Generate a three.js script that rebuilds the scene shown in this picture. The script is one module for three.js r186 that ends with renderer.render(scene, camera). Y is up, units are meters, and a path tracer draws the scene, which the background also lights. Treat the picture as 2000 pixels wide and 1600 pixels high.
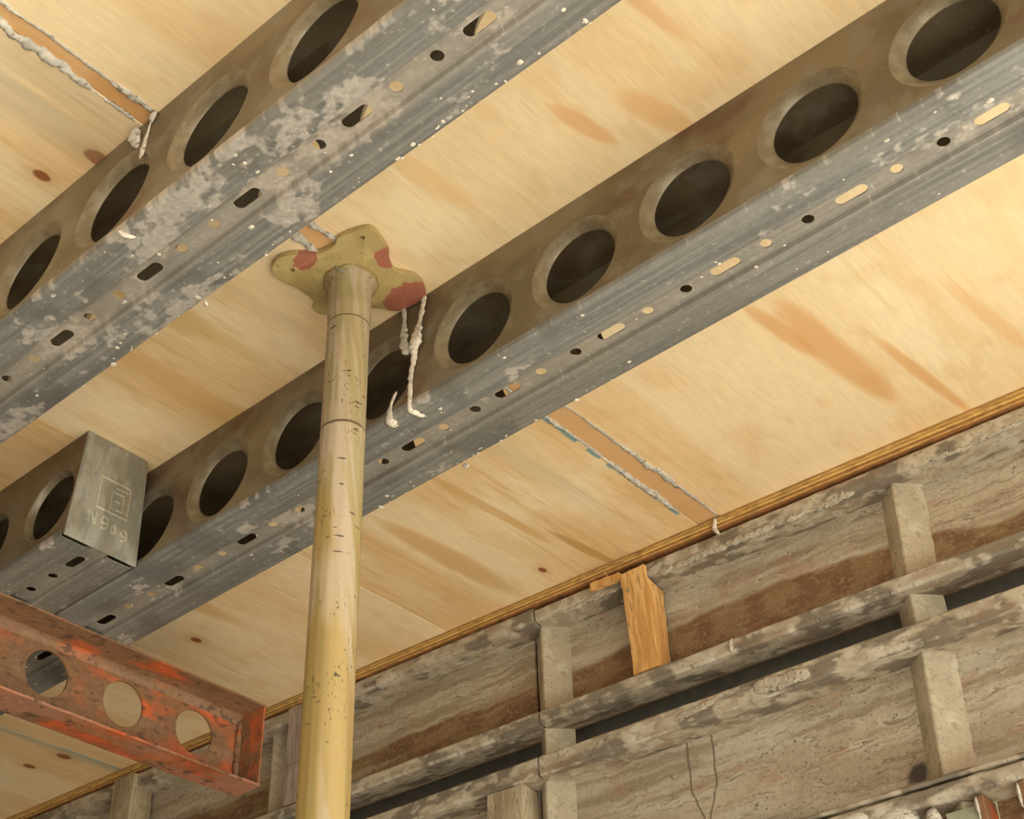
import * as THREE from 'three';
import { mergeGeometries, mergeVertices, toCreasedNormals } from 'three/addons/utils/BufferGeometryUtils.js';
import { FontLoader } from 'three/addons/loaders/FontLoader.js';
import { TextGeometry } from 'three/addons/geometries/TextGeometry.js';

// ---------------------------------------------------------------- camera, sky, sun, exposure
const EYE = 1.4;                                   // eye height over the floor; every y below is measured from the eye
const scene = new THREE.Scene();
const camera = new THREE.PerspectiveCamera(2 * Math.atan(800 / 2778) * 180 / Math.PI, 1.25, 0.05, 200);
camera.position.set(0, EYE, 0);
camera.rotation.order = 'YXZ';
camera.rotation.set(0.6658, -0.8809, -0.0400);
scene.add(camera);
scene.background = new THREE.Color(0.95, 1.0, 1.02);
scene.backgroundIntensity = 0.9;
const sun = new THREE.DirectionalLight(new THREE.Color(0.96, 1.0, 0.98), 6.5);
sun.position.set(-2.0, 9.0, 6.5); sun.target.position.set(0, 0, 2.5);
sun.shadow.radius = 2;
sun.shadow.camera.left = -8; sun.shadow.camera.right = 8; sun.shadow.camera.top = 8; sun.shadow.camera.bottom = -8;
sun.shadow.mapSize.set(2048, 2048);
scene.add(sun, sun.target);
const renderer = new THREE.WebGLRenderer({ antialias: true });
renderer.shadowMap.enabled = true;
renderer.toneMapping = THREE.LinearToneMapping;
renderer.toneMappingExposure = 2.9;

// ---------------------------------------------------------------- helpers
function rng(seed) { let s = seed >>> 0; return () => { s = (s + 0x6D2B79F5) | 0; let t = Math.imul(s ^ (s >>> 15), 1 | s); t = (t + Math.imul(t ^ (t >>> 7), 61 | t)) ^ t; return ((t ^ (t >>> 14)) >>> 0) / 4294967296; }; }
function hash(x, y, s) { let h = Math.imul(x, 374761393) + Math.imul(y, 668265263) + Math.imul(s, 974634777) | 0; h = Math.imul(h ^ (h >>> 13), 1274126177); return ((h ^ (h >>> 16)) >>> 0) / 4294967296; }
function vn(x, y, s) {
  const xi = Math.floor(x), yi = Math.floor(y); let u = x - xi, v = y - yi; u = u * u * (3 - 2 * u); v = v * v * (3 - 2 * v);
  const a = hash(xi, yi, s), b = hash(xi + 1, yi, s), c = hash(xi, yi + 1, s), d = hash(xi + 1, yi + 1, s);
  return a + (b - a) * u + (c - a) * v + (a - b - c + d) * u * v;
}
function fbm(x, y, s, o = 4) { let t = 0, a = 0.5, n = 0; for (let i = 0; i < o; i++) { t += a * vn(x, y, s + i * 17); n += a; a *= 0.5; x = x * 2.03 + 5.3; y = y * 2.03 + 1.7; } return t / n; }
const clamp = (x, a = 0, b = 1) => Math.min(b, Math.max(a, x));
const ss = (a, b, x) => { const t = clamp((x - a) / (b - a)); return t * t * (3 - 2 * t); };
const mixc = (a, b, t) => [a[0] + (b[0] - a[0]) * t, a[1] + (b[1] - a[1]) * t, a[2] + (b[2] - a[2]) * t];
const mul = (a, k) => [a[0] * k, a[1] * k, a[2] * k];
function tex(w, h, fn, srgb = true) {
  const d = new Uint8Array(w * h * 4);
  for (let j = 0; j < h; j++) for (let i = 0; i < w; i++) {
    const c = fn((i + 0.5) / w, (j + 0.5) / h), k = (j * w + i) * 4;
    d[k] = clamp(c[0], 0, 255); d[k + 1] = clamp(c[1], 0, 255); d[k + 2] = clamp(c[2], 0, 255); d[k + 3] = 255;
  }
  const t = new THREE.DataTexture(d, w, h, THREE.RGBAFormat);
  t.wrapS = t.wrapT = THREE.RepeatWrapping; t.magFilter = THREE.LinearFilter; t.minFilter = THREE.LinearMipmapLinearFilter; t.generateMipmaps = true;
  if (srgb) t.colorSpace = THREE.SRGBColorSpace;
  t.needsUpdate = true; return t;
}
const grey = (w, h, fn) => tex(w, h, (u, v) => { const g = 255 * clamp(fn(u, v)); return [g, g, g]; }, false);
function std(o) { return new THREE.MeshStandardMaterial(o); }
// uv from position (metres / tile size)
function setUV(g, f) {
  const p = g.attributes.position, uv = new Float32Array(p.count * 2);
  for (let i = 0; i < p.count; i++) { const r = f(p.getX(i), p.getY(i), p.getZ(i)); uv[2 * i] = r[0]; uv[2 * i + 1] = r[1]; }
  g.setAttribute('uv', new THREE.BufferAttribute(uv, 2)); return g;
}
function plain(g) { g = g.index ? g.toNonIndexed() : g; for (const k of Object.keys(g.attributes)) if (k !== 'position' && k !== 'normal' && k !== 'uv') g.deleteAttribute(k); if (!g.attributes.normal) g.computeVertexNormals(); if (!g.attributes.uv) setUV(g, () => [0, 0]); return g; }
const merge = (gs) => mergeGeometries(gs.map(plain), false);
function warp(g, f) { const p = g.attributes.position; for (let i = 0; i < p.count; i++) { const r = f(p.getX(i), p.getY(i), p.getZ(i)); p.setXYZ(i, r[0], r[1], r[2]); } p.needsUpdate = true; g.computeVertexNormals(); return g; }
function mesh(name, g, m, parent) { const o = new THREE.Mesh(g, m); o.name = name; if (parent) parent.add(o); return o; }
function box(x0, x1, y0, y1, z0, z1, bev = 0) {
  let g;
  if (bev > 0) {
    const s = new THREE.Shape(); const w = x1 - x0 - 2 * bev, h = y1 - y0 - 2 * bev;
    s.moveTo(0, 0); s.lineTo(w, 0); s.lineTo(w, h); s.lineTo(0, h); s.closePath();
    g = new THREE.ExtrudeGeometry(s, { depth: z1 - z0 - 2 * bev, bevelEnabled: true, bevelThickness: bev, bevelSize: bev, bevelSegments: 2, curveSegments: 4 });
    g.translate(x0 + bev, y0 + bev, z0 + bev);
  } else { g = new THREE.BoxGeometry(x1 - x0, y1 - y0, z1 - z0); g.translate((x0 + x1) / 2, (y0 + y1) / 2, (z0 + z1) / 2); }
  return plain(g);
}
const taken = {};
function numbered(n) { if (!(n in taken)) { taken[n] = 0; return n; } taken[n]++; return n + '_' + String(taken[n]).padStart(3, '0'); }
// a thing: build its parts in eye-centred coordinates, then sit the group on its own base
function thing(name, label, category, group, turn = 0) {
  const g = new THREE.Group(); g.name = numbered(name); g.userData = { label, category, kind: 'thing' }; if (group) g.userData.group = group; g.userData.turn = turn; return g;
}
function place(g, origin = new THREE.Vector3()) {
  const turn = g.userData.turn || 0; delete g.userData.turn;
  g.updateMatrixWorld(true);
  const b = new THREE.Box3().setFromObject(g, true);
  const base = new THREE.Vector3((b.min.x + b.max.x) / 2, b.min.y, (b.min.z + b.max.z) / 2);
  for (const c of g.children) c.position.sub(base);
  g.rotation.y = turn;
  g.position.copy(base.clone().applyAxisAngle(new THREE.Vector3(0, 1, 0), turn)).add(origin); g.position.y += EYE;
  scene.add(g); return g;
}
// wall frame: s runs along the wall away from the eye, off points into the wall
const WALL_TURN = 93.1 * Math.PI / 180, WALL_O = new THREE.Vector3(1.8209, 0, -0.4839);
// an irregular bead of dried mortar along a path; flat = squash along a direction
function bead(pts, r, seed, amp = 0.45, flat = null, step = 0.004) {
  const c = new THREE.CatmullRomCurve3(pts.map((p) => new THREE.Vector3(...p))), L = c.getLength(), n = Math.max(6, Math.round(L / step)), m = 8;
  const fr = c.computeFrenetFrames(n, false), P = [], I = [], U = [];
  for (let i = 0; i <= n; i++) {
    const q = c.getPointAt(i / n), end = Math.min(1, Math.min(i, n - i) / 2.5);
    const rr = typeof r === 'function' ? r(i / n) : r;
    for (let j = 0; j < m; j++) {
      const a = j / m * 2 * Math.PI, w = rr * Math.sqrt(end) * (1 + amp * (2 * fbm(i / n * L * 60, j * 0.7, seed, 3) - 1) + amp * 0.8 * (2 * vn(i / n * L * 240, a * 1.3, seed + 9) - 1));
      const v = fr.normals[i].clone().multiplyScalar(Math.cos(a) * w).addScaledVector(fr.binormals[i], Math.sin(a) * w);
      if (flat) { const d = new THREE.Vector3(...flat.dir); v.addScaledVector(d, -v.dot(d) * (1 - flat.k)); }
      P.push(q.x + v.x, q.y + v.y, q.z + v.z); U.push(i / n * L * 4, j / m * 0.05);
    }
  }
  for (let i = 0; i < n; i++) for (let j = 0; j < m; j++) { const a = i * m + j, b = i * m + (j + 1) % m; I.push(a, b, a + m, b, b + m, a + m); }
  const g = new THREE.BufferGeometry(); g.setAttribute('position', new THREE.Float32BufferAttribute(P, 3)); g.setAttribute('uv', new THREE.Float32BufferAttribute(U, 2)); g.setIndex(I); g.computeVertexNormals(); return plain(g);
}
function lump(x, y, z, rx, ry, rz, seed) { const g = new THREE.IcosahedronGeometry(1, 2); return plain(warp(mergeVertices(g.deleteAttribute('uv') && g.deleteAttribute('normal') && g), (a, b, c) => { const k = 0.75 + 0.5 * fbm(a * 1.6 + 7, b * 1.6 + c * 1.1 + 3, seed, 3); return [x + a * rx * k, y + b * ry * k, z + c * rz * k]; })); }

// ---------------------------------------------------------------- materials
const mortarTex = tex(512, 512, (u, v) => { const k = 0.82 + 0.3 * fbm(u * 40, v * 40, 3, 4), d = ss(0.62, 0.8, fbm(u * 90, v * 90, 8, 2)); return mul(mixc([196, 184, 164], [140, 126, 104], d), k); });
const mMortar = std({ map: mortarTex, roughness: 0.9 });
const mMortarOld = std({ map: mortarTex, color: new THREE.Color(0.84, 0.79, 0.72), roughness: 0.95 });
const mMortarPale = std({ map: mortarTex, color: new THREE.Color(1.25, 1.22, 1.18), roughness: 0.85 });

// plywood faces, coordinates in metres (x along the grain, z across)
function plyColor(x, z, S, o) {
  const band = fbm(x * 1.1 + 0.35 * fbm(x * 2, z * 5, S + 40, 2), z * 9, S, 4);
  const fine = fbm(x * 9, z * 130, S + 5, 3), fleck = fbm(x * 40, z * 260, S + 7, 2), blot = fbm(x * 3.2, z * 7, S + 11, 4), mott = fbm(x * 14, z * 26, S + 13, 3);
  let c = mixc([242, 212, 164], [230, 190, 134], ss(0.35, 0.7, band) * o.streak);
  c = mixc(c, [247, 222, 176], ss(0.5, 0.75, blot) * 0.75);
  c = mixc(c, [222, 176, 118], ss(0.55, 0.8, mott) * 0.28);
  c = mixc(c, [214, 160, 100], ss(0.56, 0.72, fine * 0.6 + band * 0.4) * 0.32 * o.streak);
  c = mul(c, 0.985 + 0.06 * (fleck - 0.5));
  for (const p of o.patches || []) {                     // heartwood flames in the veneer
    const dx = (x - p[0]) / p[2], dz = (z - p[1] - (p[4] || 0) * (x - p[0])) / p[3]; const q = dx * dx + dz * dz + 0.9 * (fbm(x * 7, z * 30, S + 21, 3) - 0.5);
    if (q < 1.3) c = mixc(c, p[5] || [212, 150, 88], ss(1.15, 0.25, q) * 0.62);
  }
  for (const k of o.knots || []) {
    const dx = (x - k[0]) / k[2], dz = (z - k[1]) / (k[2] * 0.62), q = Math.sqrt(dx * dx + dz * dz);
    if (q < 3.2) { c = mixc(c, [206, 152, 92], 0.35 * ss(3.2, 1.1, q + 1.2 * (fine - 0.5))); c = mixc(c, [150, 88, 50], ss(1.2, 0.75, q + 0.3 * (fine - 0.5))); }
  }
  return c;
}
function plyTexture(x0, x1, z0, z1, S, o) {
  return { map: tex(2048, 1024, (u, v) => { const x = x0 + u * (x1 - x0), z = z0 + v * (z1 - z0); let c = plyColor(x, z, S, o); if (o.extra) c = o.extra(x, z, c); return c; }), x0, x1, z0, z1 };
}
function plyMat(t) { return std({ map: t.map, roughness: 0.55 }); }
const zLo = (x) => -1.0515 - 0.0155 * (x - 0.3) / 1.1;      // edge of the far sheet: the filler tapers
const plyNear = plyTexture(-0.2, 2.0, -1.04, 0.2, 101, { streak: 0.55,
  patches: [[1.56, -0.655, 0.17, 0.030, 0.05], [1.45, -0.69, 0.09, 0.016, 0.1], [1.70, -0.585, 0.16, 0.012, 0.08], [1.0, -0.585, 0.07, 0.022, 0.25, [222, 168, 108]], [0.955, -0.66, 0.06, 0.014, 0.2, [218, 160, 104]], [0.86, -0.50, 0.1, 0.012, 0.1, [222, 170, 116]], [1.64, -0.45, 0.14, 0.014, 0.1, [226, 178, 120]], [0.9, -0.86, 0.09, 0.02, 0.1, [228, 184, 126]]] });
const plyFar = plyTexture(-0.2, 2.0, -1.66, -1.04, 211, { streak: 1.0, knots: [[0.563, -1.213, 0.012], [0.592, -1.138, 0.017], [1.716, -1.36, 0.010], [1.30, -1.52, 0.012]],
  patches: [[1.72, -1.26, 0.10, 0.012, 0.1, [176, 128, 66]], [1.50, -1.30, 0.2, 0.012, 0.05, [206, 156, 92]], [0.8, -1.30, 0.22, 0.03, 0.04, [206, 164, 98]], [1.1, -1.42, 0.3, 0.03, 0.02, [212, 166, 100]], [1.6, -1.45, 0.2, 0.03, 0.03, [204, 154, 92]]],
  extra(x, z, c) {                                       // grey weathering and a blue chalk line along the joint
    const g = ss(0.45, 0.75, fbm(x * 1.5, z * 22, 71, 4)) * ss(0.12, 0.02, Math.abs(z + 1.13)) * (0.35 + 0.65 * ss(0.75, 0.3, x)); c = mixc(c, [170, 158, 134], 0.7 * g);
    const b = ss(0.0045, 0.002, Math.abs(z - zLo(x) + 0.004 + 0.003 * fbm(x * 60, 1, 5, 2))) * ss(0.5, 0.7, fbm(x * 40, 2, 6, 3)) * ss(0.5, 0.6, fbm(x * 4, 2, 8, 2)); return mixc(c, [72, 128, 150], 0.7 * b); } });
const plyFar2 = plyTexture(-0.2, 2.0, -2.62, -1.62, 307, { streak: 1.05, knots: [[1.45, -2.0, 0.012]], patches: [[1.2, -1.9, 0.3, 0.03, 0.02, [206, 156, 92]], [1.5, -2.2, 0.3, 0.03, 0.02, [206, 156, 92]]] });
const plyFar3 = plyTexture(-0.2, 2.0, -3.6, -2.5, 401, { streak: 0.8, knots: [[1.58, -2.607, 0.017], [1.557, -2.702, 0.015], [1.4, -2.78, 0.012]],
  extra(x, z, c) { const b = ss(0.008, 0.003, Math.abs(z + 2.571)) * ss(1.53, 1.57, x); c = mixc(c, [150, 146, 128], 0.55 * ss(0.04, 0.0, Math.abs(z + 2.575)) * ss(0.3, 0.5, fbm(x * 6, z * 60, 3, 3))); return mixc(c, [40, 110, 140], b * 0.9); } });
const plyStrip = plyTexture(0.0, 2.0, -1.09, -1.01, 509, { streak: 0.7, patches: [[0.56, -1.045, 0.06, 0.02, 0, [190, 122, 44]], [0.45, -1.05, 0.06, 0.015, 0, [206, 150, 76]]], extra: (x, z, c) => mul(mixc(c, [212, 156, 100], 0.7), 0.97) });
const plyUV = (t) => (x, y, z) => [(x - t.x0) / (t.x1 - t.x0), (z - t.z0) / (t.z1 - t.z0)];

// raw plywood edge: thin plies along the length
const edgeTex = tex(2048, 128, (u, v) => { const y = v + 0.05 * (fbm(u * 50, v * 2, 4, 3) - 0.5), n = fbm(u * 400, v * 5, 9, 3); const cols = [[176, 128, 62], [206, 160, 88], [182, 136, 70], [216, 176, 96], [158, 104, 48], [196, 150, 80], [140, 88, 42]]; const k = clamp(Math.floor(y * 7), 0, 6), f = y * 7 - k; let c = mul(cols[k], 0.84 + 0.32 * n); c = mixc(c, [96, 62, 28], 0.6 * ss(0.12, 0, f) + 0.5 * ss(0.68, 0.8, fbm(u * 220, y * 14, 31, 2))); return c; });
const mPlyEdge = std({ map: edgeTex, color: new THREE.Color(0.95, 1.0, 1.08), roughness: 0.75 });

// galvanised beam steel. L runs along the beam, w across (0 at the web corner, 1 at the far corner)
function galvTex(S, splash, dust) {
  return tex(2048, 256, (u, w) => {
    const x = u * 2.2, y = w * 0.16;
    const st = fbm(x * 5, y * 260, S, 3), blot = fbm(x * 16, y * 16, S + 3, 4), sp = fbm(x * 220, y * 220, S + 6, 2), big = fbm(x * 3.5, y * 14, S + 8, 3);
    let c = mixc([120, 116, 107], [142, 136, 125], ss(0.25, 0.75, st)); c = mixc(c, [102, 97, 88], ss(0.5, 0.75, blot) * 0.6); c = mixc(c, [128, 118, 98], ss(0.45, 0.75, big) * 0.35);
    const spl = fbm(x * 13, y * 24, S + 12, 4) + 0.5 * (fbm(x * 90, y * 110, S + 14, 3) - 0.5) + 0.14 * (big - 0.5);
    c = mixc(c, [190, 176, 160], ss(splash, splash + 0.13, spl) * (0.62 + 0.38 * sp));
    const wr = (w - 0.5) + 0.06 * (fbm(x * 9, 0.5, S + 15, 3) - 0.5);
    c = mixc(c, [188, 170, 148], dust * ss(0.17, 0.05, Math.abs(wr)) * (0.35 + 0.65 * fbm(x * 20, y * 60, S + 16, 3)));
    if (sp > 0.8) c = mixc(c, [214, 206, 192], (sp - 0.8) * 4);
    return mul(c, 0.95 + 0.1 * sp);
  });
}
const galvA = galvTex(1201, 0.535, 0.75), galvB = galvTex(1301, 0.69, 0.62), galvC = galvTex(1401, 0.68, 0.4);
const galvBump = grey(1024, 256, (u, v) => 0.5 + 0.35 * (fbm(u * 11, v * 5, 77, 4) - 0.5) + 0.25 * (fbm(u * 90, v * 20, 78, 3) - 0.5));
const galvMat = (t) => std({ map: t, metalness: 0.25, roughness: 0.5, bumpMap: galvBump, bumpScale: 0.0022 });
const mGalvA = galvMat(galvA), mGalvB = galvMat(galvB), mGalvC = galvMat(galvC);
// webs: brown oily film over the zinc, scratched
const webTex = tex(2048, 256, (u, v) => {
  const x = u * 2.2, y = v * 0.22; const a = fbm(x * 7, y * 9, 61, 4), b = fbm(x * 30, y * 30, 62, 4), sp = fbm(x * 260, y * 260, 63, 2), st = fbm((x + y * 1.4) * 130, (y - x * 0.3) * 6, 64, 2);
  let c = mixc([134, 116, 86], [110, 94, 68], ss(0.35, 0.65, a)); c = mixc(c, [136, 126, 106], ss(0.5, 0.72, b) * 0.55); c = mixc(c, [98, 66, 46], ss(0.6, 0.8, fbm(x * 14, y * 20, 66, 3)) * 0.5);
  c = mixc(c, [196, 172, 128], ss(0.8, 0.9, st) * ss(0.55, 0.7, fbm(x * 9, y * 9, 67, 2)) * 0.5); if (sp > 0.8) c = mixc(c, [188, 172, 142], (sp - 0.8) * 3.5); return c;
});
const mWeb = std({ map: webTex, metalness: 0.2, roughness: 0.5 });
const dimpleTex = tex(512, 64, (u, v) => { const n = fbm(u * 26, v * 5, 5, 4), sp = fbm(u * 200, v * 30, 7, 2); let c = mixc([140, 126, 101], [124, 108, 82], ss(0.3, 0.7, n)); c = mixc(c, [158, 147, 124], ss(0.62, 0.8, sp) * 0.35); return c; });
const mDimple = std({ map: dimpleTex, metalness: 0.3, roughness: 0.42 });
// cap plate
const capTex = tex(512, 512, (u, v) => { const a = fbm(u * 6, v * 4, 15, 4), b = fbm(u * 18, v * 5, 16, 3), f = fbm(u * 120, v * 120, 17, 2); let c = mixc([168, 161, 143], [144, 134, 113], ss(0.35, 0.65, a)); c = mixc(c, [128, 126, 113], ss(0.5, 0.7, b) * 0.5); return mul(c, 0.93 + 0.14 * f); });
const mCap = std({ map: capTex, metalness: 0.25, roughness: 0.5, bumpMap: galvBump, bumpScale: 0.001 });
const mCapRaised = std({ map: capTex, color: new THREE.Color(1.3, 1.28, 1.2), metalness: 0.25, roughness: 0.5 });

// orange waler paint
function orangeTex(S, grime, pink) {
  return tex(1024, 256, (u, v) => { const x = u * 1.6, y = v * 0.3; const a = fbm(x * 8, y * 16, S, 4), b = fbm(x * 26, y * 34, S + 2, 4), st = fbm(x * 5, y * 40, S + 4, 3), f = fbm(x * 200, y * 200, S + 6, 2);
    let c = mixc([190, 86, 38], [156, 80, 44], ss(0.35, 0.65, b)); c = mixc(c, [122, 86, 54], ss(grime, grime + 0.16, a)); c = mixc(c, [138, 106, 74], ss(0.55, 0.7, st) * 0.6); c = mixc(c, [164, 112, 84], pink * ss(0.35, 0.6, fbm(x * 11, y * 22, S + 9, 4))); c = mixc(c, [78, 56, 38], ss(0.64, 0.8, fbm(x * 60, y * 90, S + 8, 3)) * 0.7); return mul(c, 0.9 + 0.2 * f); });
}
const mOrange = std({ map: orangeTex(801, 0.42, 0.1), roughness: 0.62 }), mOrangeFlange = std({ map: orangeTex(821, 0.26, 0.2), roughness: 0.62 }), mOrangeBottom = std({ map: orangeTex(841, 0.5, 0.85), roughness: 0.68 });

// prop paint: u round the tube, v along it in metres
const propTex = tex(512, 2048, (u, v) => { const y = v * 1.2; const cu = Math.cos(u * 6.283), su = Math.sin(u * 6.283); const a = fbm(cu * 1.4 + 9, y * 9 + su * 1.2, 31, 4), st = fbm(cu * 2.5 + 20, su * 2.5 + y * 3.2, 33, 3), f = fbm(u * 90, y * 190, 34, 3), sc = fbm(u * 9, y * 240, 35, 2);
  let c = mixc([202, 168, 96], [184, 152, 86], ss(0.35, 0.65, st)); c = mixc(c, [214, 188, 148], ss(0.3, 0.6, a - 0.5 * ss(0.80, 0.45, v) + 0.2)); c = mixc(c, [176, 160, 92], ss(0.55, 0.72, fbm(cu * 3, y * 14 + su * 3, 41, 3)) * 0.55);
  const dk = ss(0.7, 0.82, f) * ss(0.42, 0.6, fbm(u * 6, y * 16, 36, 3)); c = mixc(c, [96, 80, 54], dk * 0.8);
  if (sc > 0.8 && vn(u * 7, y * 60, 37) > 0.6) c = mixc(c, [84, 70, 46], 0.8); 
  if (Math.abs(v - 0.7775) < 0.0010 + 0.001 * vn(u * 20, 1, 3) || Math.abs(v - 0.925) < 0.001) c = mixc(c, [110, 90, 60], 0.8);
  if (Math.abs(u - 0.62 - 0.004 * vn(y * 30, 1, 2)) < 0.004 && y > 0.92 && y < 1.1 && vn(y * 90, 2, 4) > 0.25) c = mixc(c, [70, 56, 36], 0.8);
  return c; });
const mProp = std({ map: propTex, color: new THREE.Color(0.60, 0.585, 0.60), roughness: 0.5 });
const headTex = tex(512, 512, (u, v) => { const a = fbm(u * 6, v * 6, 51, 4), f = fbm(u * 60, v * 60, 52, 3); let c = mixc([190, 165, 108], [174, 149, 94], ss(0.35, 0.65, a)); c = mixc(c, [196, 172, 112], ss(0.55, 0.75, fbm(u * 9, v * 9, 53, 3)) * 0.6);
  const x = 0.84 + u * 0.24, z = -1.16 + v * 0.22, e = 0.012 * (fbm(u * 22, v * 22, 54, 4) - 0.5);
  const red = Math.max(ss(0.0305, 0.0285, Math.hypot((x - 1.036) * 0.9, (z + 1.028) * 0.75) + e), ss(0.016, 0.0145, Math.hypot(x - 0.884, (z + 1.077) * 0.8) + e), ss(0.018, 0.0165, Math.hypot((x - 0.955), (z + 0.992) * 0.8) + e)); c = mixc(c, [164, 94, 74], red * 0.9);
  if (f > 0.8) c = mixc(c, [104, 82, 44], 0.6); return c; });
const mHead = std({ map: headTex, roughness: 0.4 });

// formwork steel: dried slurry over rusty plate (s, y in metres on the wall)
const S0 = -0.1, SW = 2.9, YW0 = 0.70, YH = 0.66;
function skinColor(s, y) {
  const wob = 0.02 * (fbm(s * 9, y * 3, 1, 3) - 0.5) + 0.008 * (fbm(s * 50, y * 20, 2, 2) - 0.5);
  const hs = fbm(s * 4, (y + wob) * 62, 3, 4), hs2 = fbm(s * 9, (y + wob) * 190, 4, 3), a = fbm(s * 9, y * 16, 5, 4), f = fbm(s * 240, y * 240, 6, 2), b = fbm(s * 30, y * 40, 7, 4);
  let c = mixc([180, 163, 136], [164, 145, 117], ss(0.3, 0.7, a)); c = mixc(c, [142, 121, 93], ss(0.52, 0.7, hs) * 0.7); c = mixc(c, [136, 116, 92], ss(0.6, 0.75, hs2) * 0.4); c = mixc(c, [194, 180, 156], ss(0.56, 0.7, fbm(s * 5, (y + wob) * 40, 9, 3)) * 0.5);
  // bare rusty steel below the slurry's edge in each row
  const row = y > 1.03 ? 1.205 + 0.03 * (fbm(s * 5, 1, 13, 3) - 0.5) + 0.015 * ss(0.2, 0.5, s) * ss(0.75, 0.5, s) - 0.03 * ss(0.2, 0.1, s) : 0.800;
  const bare = ss(row + 0.006, row - 0.004, y + wob * 0.8);
  c = mixc(c, mixc([128, 96, 60], [108, 72, 42], ss(0.35, 0.65, b)), bare * 0.85);
  if (bare > 0.3) { c = mixc(c, [150, 128, 94], ss(0.66, 0.8, f) * 0.6); c = mixc(c, [172, 152, 122], ss(0.55, 0.65, fbm(s * 3, (y + wob) * 55, 17, 3)) * 0.6 * ss(0.8, 1.0, s)); }
  const lay = fbm(s * 3.5, (y + wob) * 34, 27, 4) * 6, lf = lay - Math.floor(lay); c = mixc(c, [104, 86, 64], ss(0.10, 0.02, lf) * 0.5 * (1 - bare)); c = mixc(c, [204, 190, 166], ss(0.86, 0.98, lf) * 0.4 * (1 - bare * 0.5));
  const pit = fbm(s * 260, y * 260, 19, 2); if (pit > 0.83) c = mixc(c, [84, 70, 56], 0.8 * ss(0.42, 0.6, fbm(s * 6, y * 9, 20, 2)));
  c = mixc(c, [158, 92, 62], ss(0.64, 0.78, fbm(s * 24, y * 40, 23, 4)) * 0.18);
  // black mould and oil by the lower rib, fish-scale drips
  const m = Math.max(ss(1, 0.4, Math.hypot((s - 0.315) / 0.02, (y - 0.835) / 0.028) + 1.2 * (b - 0.5)), ss(1, 0.3, Math.hypot((s - 0.272) / 0.016, (y - 0.84) / 0.06) + 1.6 * (b - 0.5))); c = mixc(c, [52, 42, 32], m * 0.85);
  if (s > 0.62 && s < 0.7 && y < 1.0 && y > 0.75) { const d = Math.abs(Math.abs(s - 0.668 - 0.01 * (1 - y)) - 0.018 * ss(0.86, 0.92, y) - 0.004 - 0.003 * vn(y * 90, 1, 5)); c = mixc(c, [98, 78, 62], ss(0.0022, 0.0008, d) * 0.8); }
  return mul(c, 0.94 + 0.12 * f);
}
const skinTex = tex(2048, 512, (u, v) => skinColor(S0 + u * SW, YW0 + v * YH));
const skinBump = grey(1024, 256, (u, v) => { const s = u * SW, y = v * YH; return 0.5 + 0.6 * (fbm(s * 5, y * 50, 3, 4) - 0.5) + 0.3 * (fbm(s * 60, y * 60, 44, 3) - 0.5); });
const mSkin = std({ map: skinTex, roughness: 0.75, bumpMap: skinBump, bumpScale: 0.004 });
const skinUV = (s, y) => [(s - S0) / SW, (y - YW0) / YH];
const railTex = tex(2048, 128, (u, v) => { const s = u * 3.0, y = v * 0.125; const a = fbm(s * 18, y * 40, 201, 4), b = fbm(s * 60, y * 90, 202, 3), f = fbm(s * 260, y * 260, 203, 2); let c = mixc([182, 166, 140], [164, 146, 120], ss(0.35, 0.65, b)); c = mixc(c, [106, 93, 75], ss(0.5, 0.64, a) * 0.75); c = mixc(c, [140, 112, 88], ss(0.6, 0.75, fbm(s * 9, y * 30, 204, 3)) * 0.5); c = mixc(c, [196, 182, 160], ss(0.62, 0.75, fbm(s * 40, y * 60, 205, 3)) * 0.7); if (f > 0.8) c = mul(c, 0.75); return c; });
const mRail = std({ map: railTex, roughness: 0.75, bumpMap: mortarBump(), bumpScale: 0.002 });
function mortarBump() { return grey(512, 128, (u, v) => 0.5 + 0.8 * (fbm(u * 70, v * 9, 210, 4) - 0.5)); }
const railUV = (s, y, o) => [(s + 0.2) / 3.0, (y + o * 0.9) / 0.125];
const ribTex = tex(256, 512, (u, v) => { const a = fbm(u * 5, v * 8, 301, 4), b = fbm(u * 40, v * 60, 302, 3), f = fbm(u * 130, v * 250, 303, 2); let c = mixc([186, 171, 142], [170, 153, 124], ss(0.35, 0.65, a)); c = mixc(c, [132, 119, 97], ss(0.6, 0.8, b) * 0.5); c = mixc(c, [150, 120, 86], ss(0.55, 0.8, fbm(u * 3, v * 5, 304, 3)) * 0.4); return mul(c, 0.92 + 0.16 * f); });
const mRib = std({ map: ribTex, roughness: 0.8 });
// sawn timber (grain along v)
function timberTex(S, A, B) { return tex(256, 1024, (u, v) => { const g = fbm(u * 26 + 2 * fbm(u * 3, v * 4, S + 2, 3), v * 3.5, S, 4), f = fbm(u * 90, v * 26, S + 4, 3), k = fbm(u * 3, v * 7, S + 6, 3); let c = mixc(A, B, ss(0.35, 0.65, g)); c = mixc(c, mul(B, 0.72), ss(0.6, 0.75, f) * 0.5); c = mixc(c, mul(B, 0.78), ss(0.62, 0.78, k) * 0.5); return c; }); }
const mTimber = std({ map: timberTex(601, [222, 172, 104], [196, 140, 74]), roughness: 0.7 });
const mTimberGrey = std({ map: timberTex(621, [176, 158, 126], [150, 130, 98]), roughness: 0.8 });
const mTimberPink = std({ map: timberTex(641, [172, 150, 132], [150, 128, 110]), roughness: 0.8 });

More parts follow.
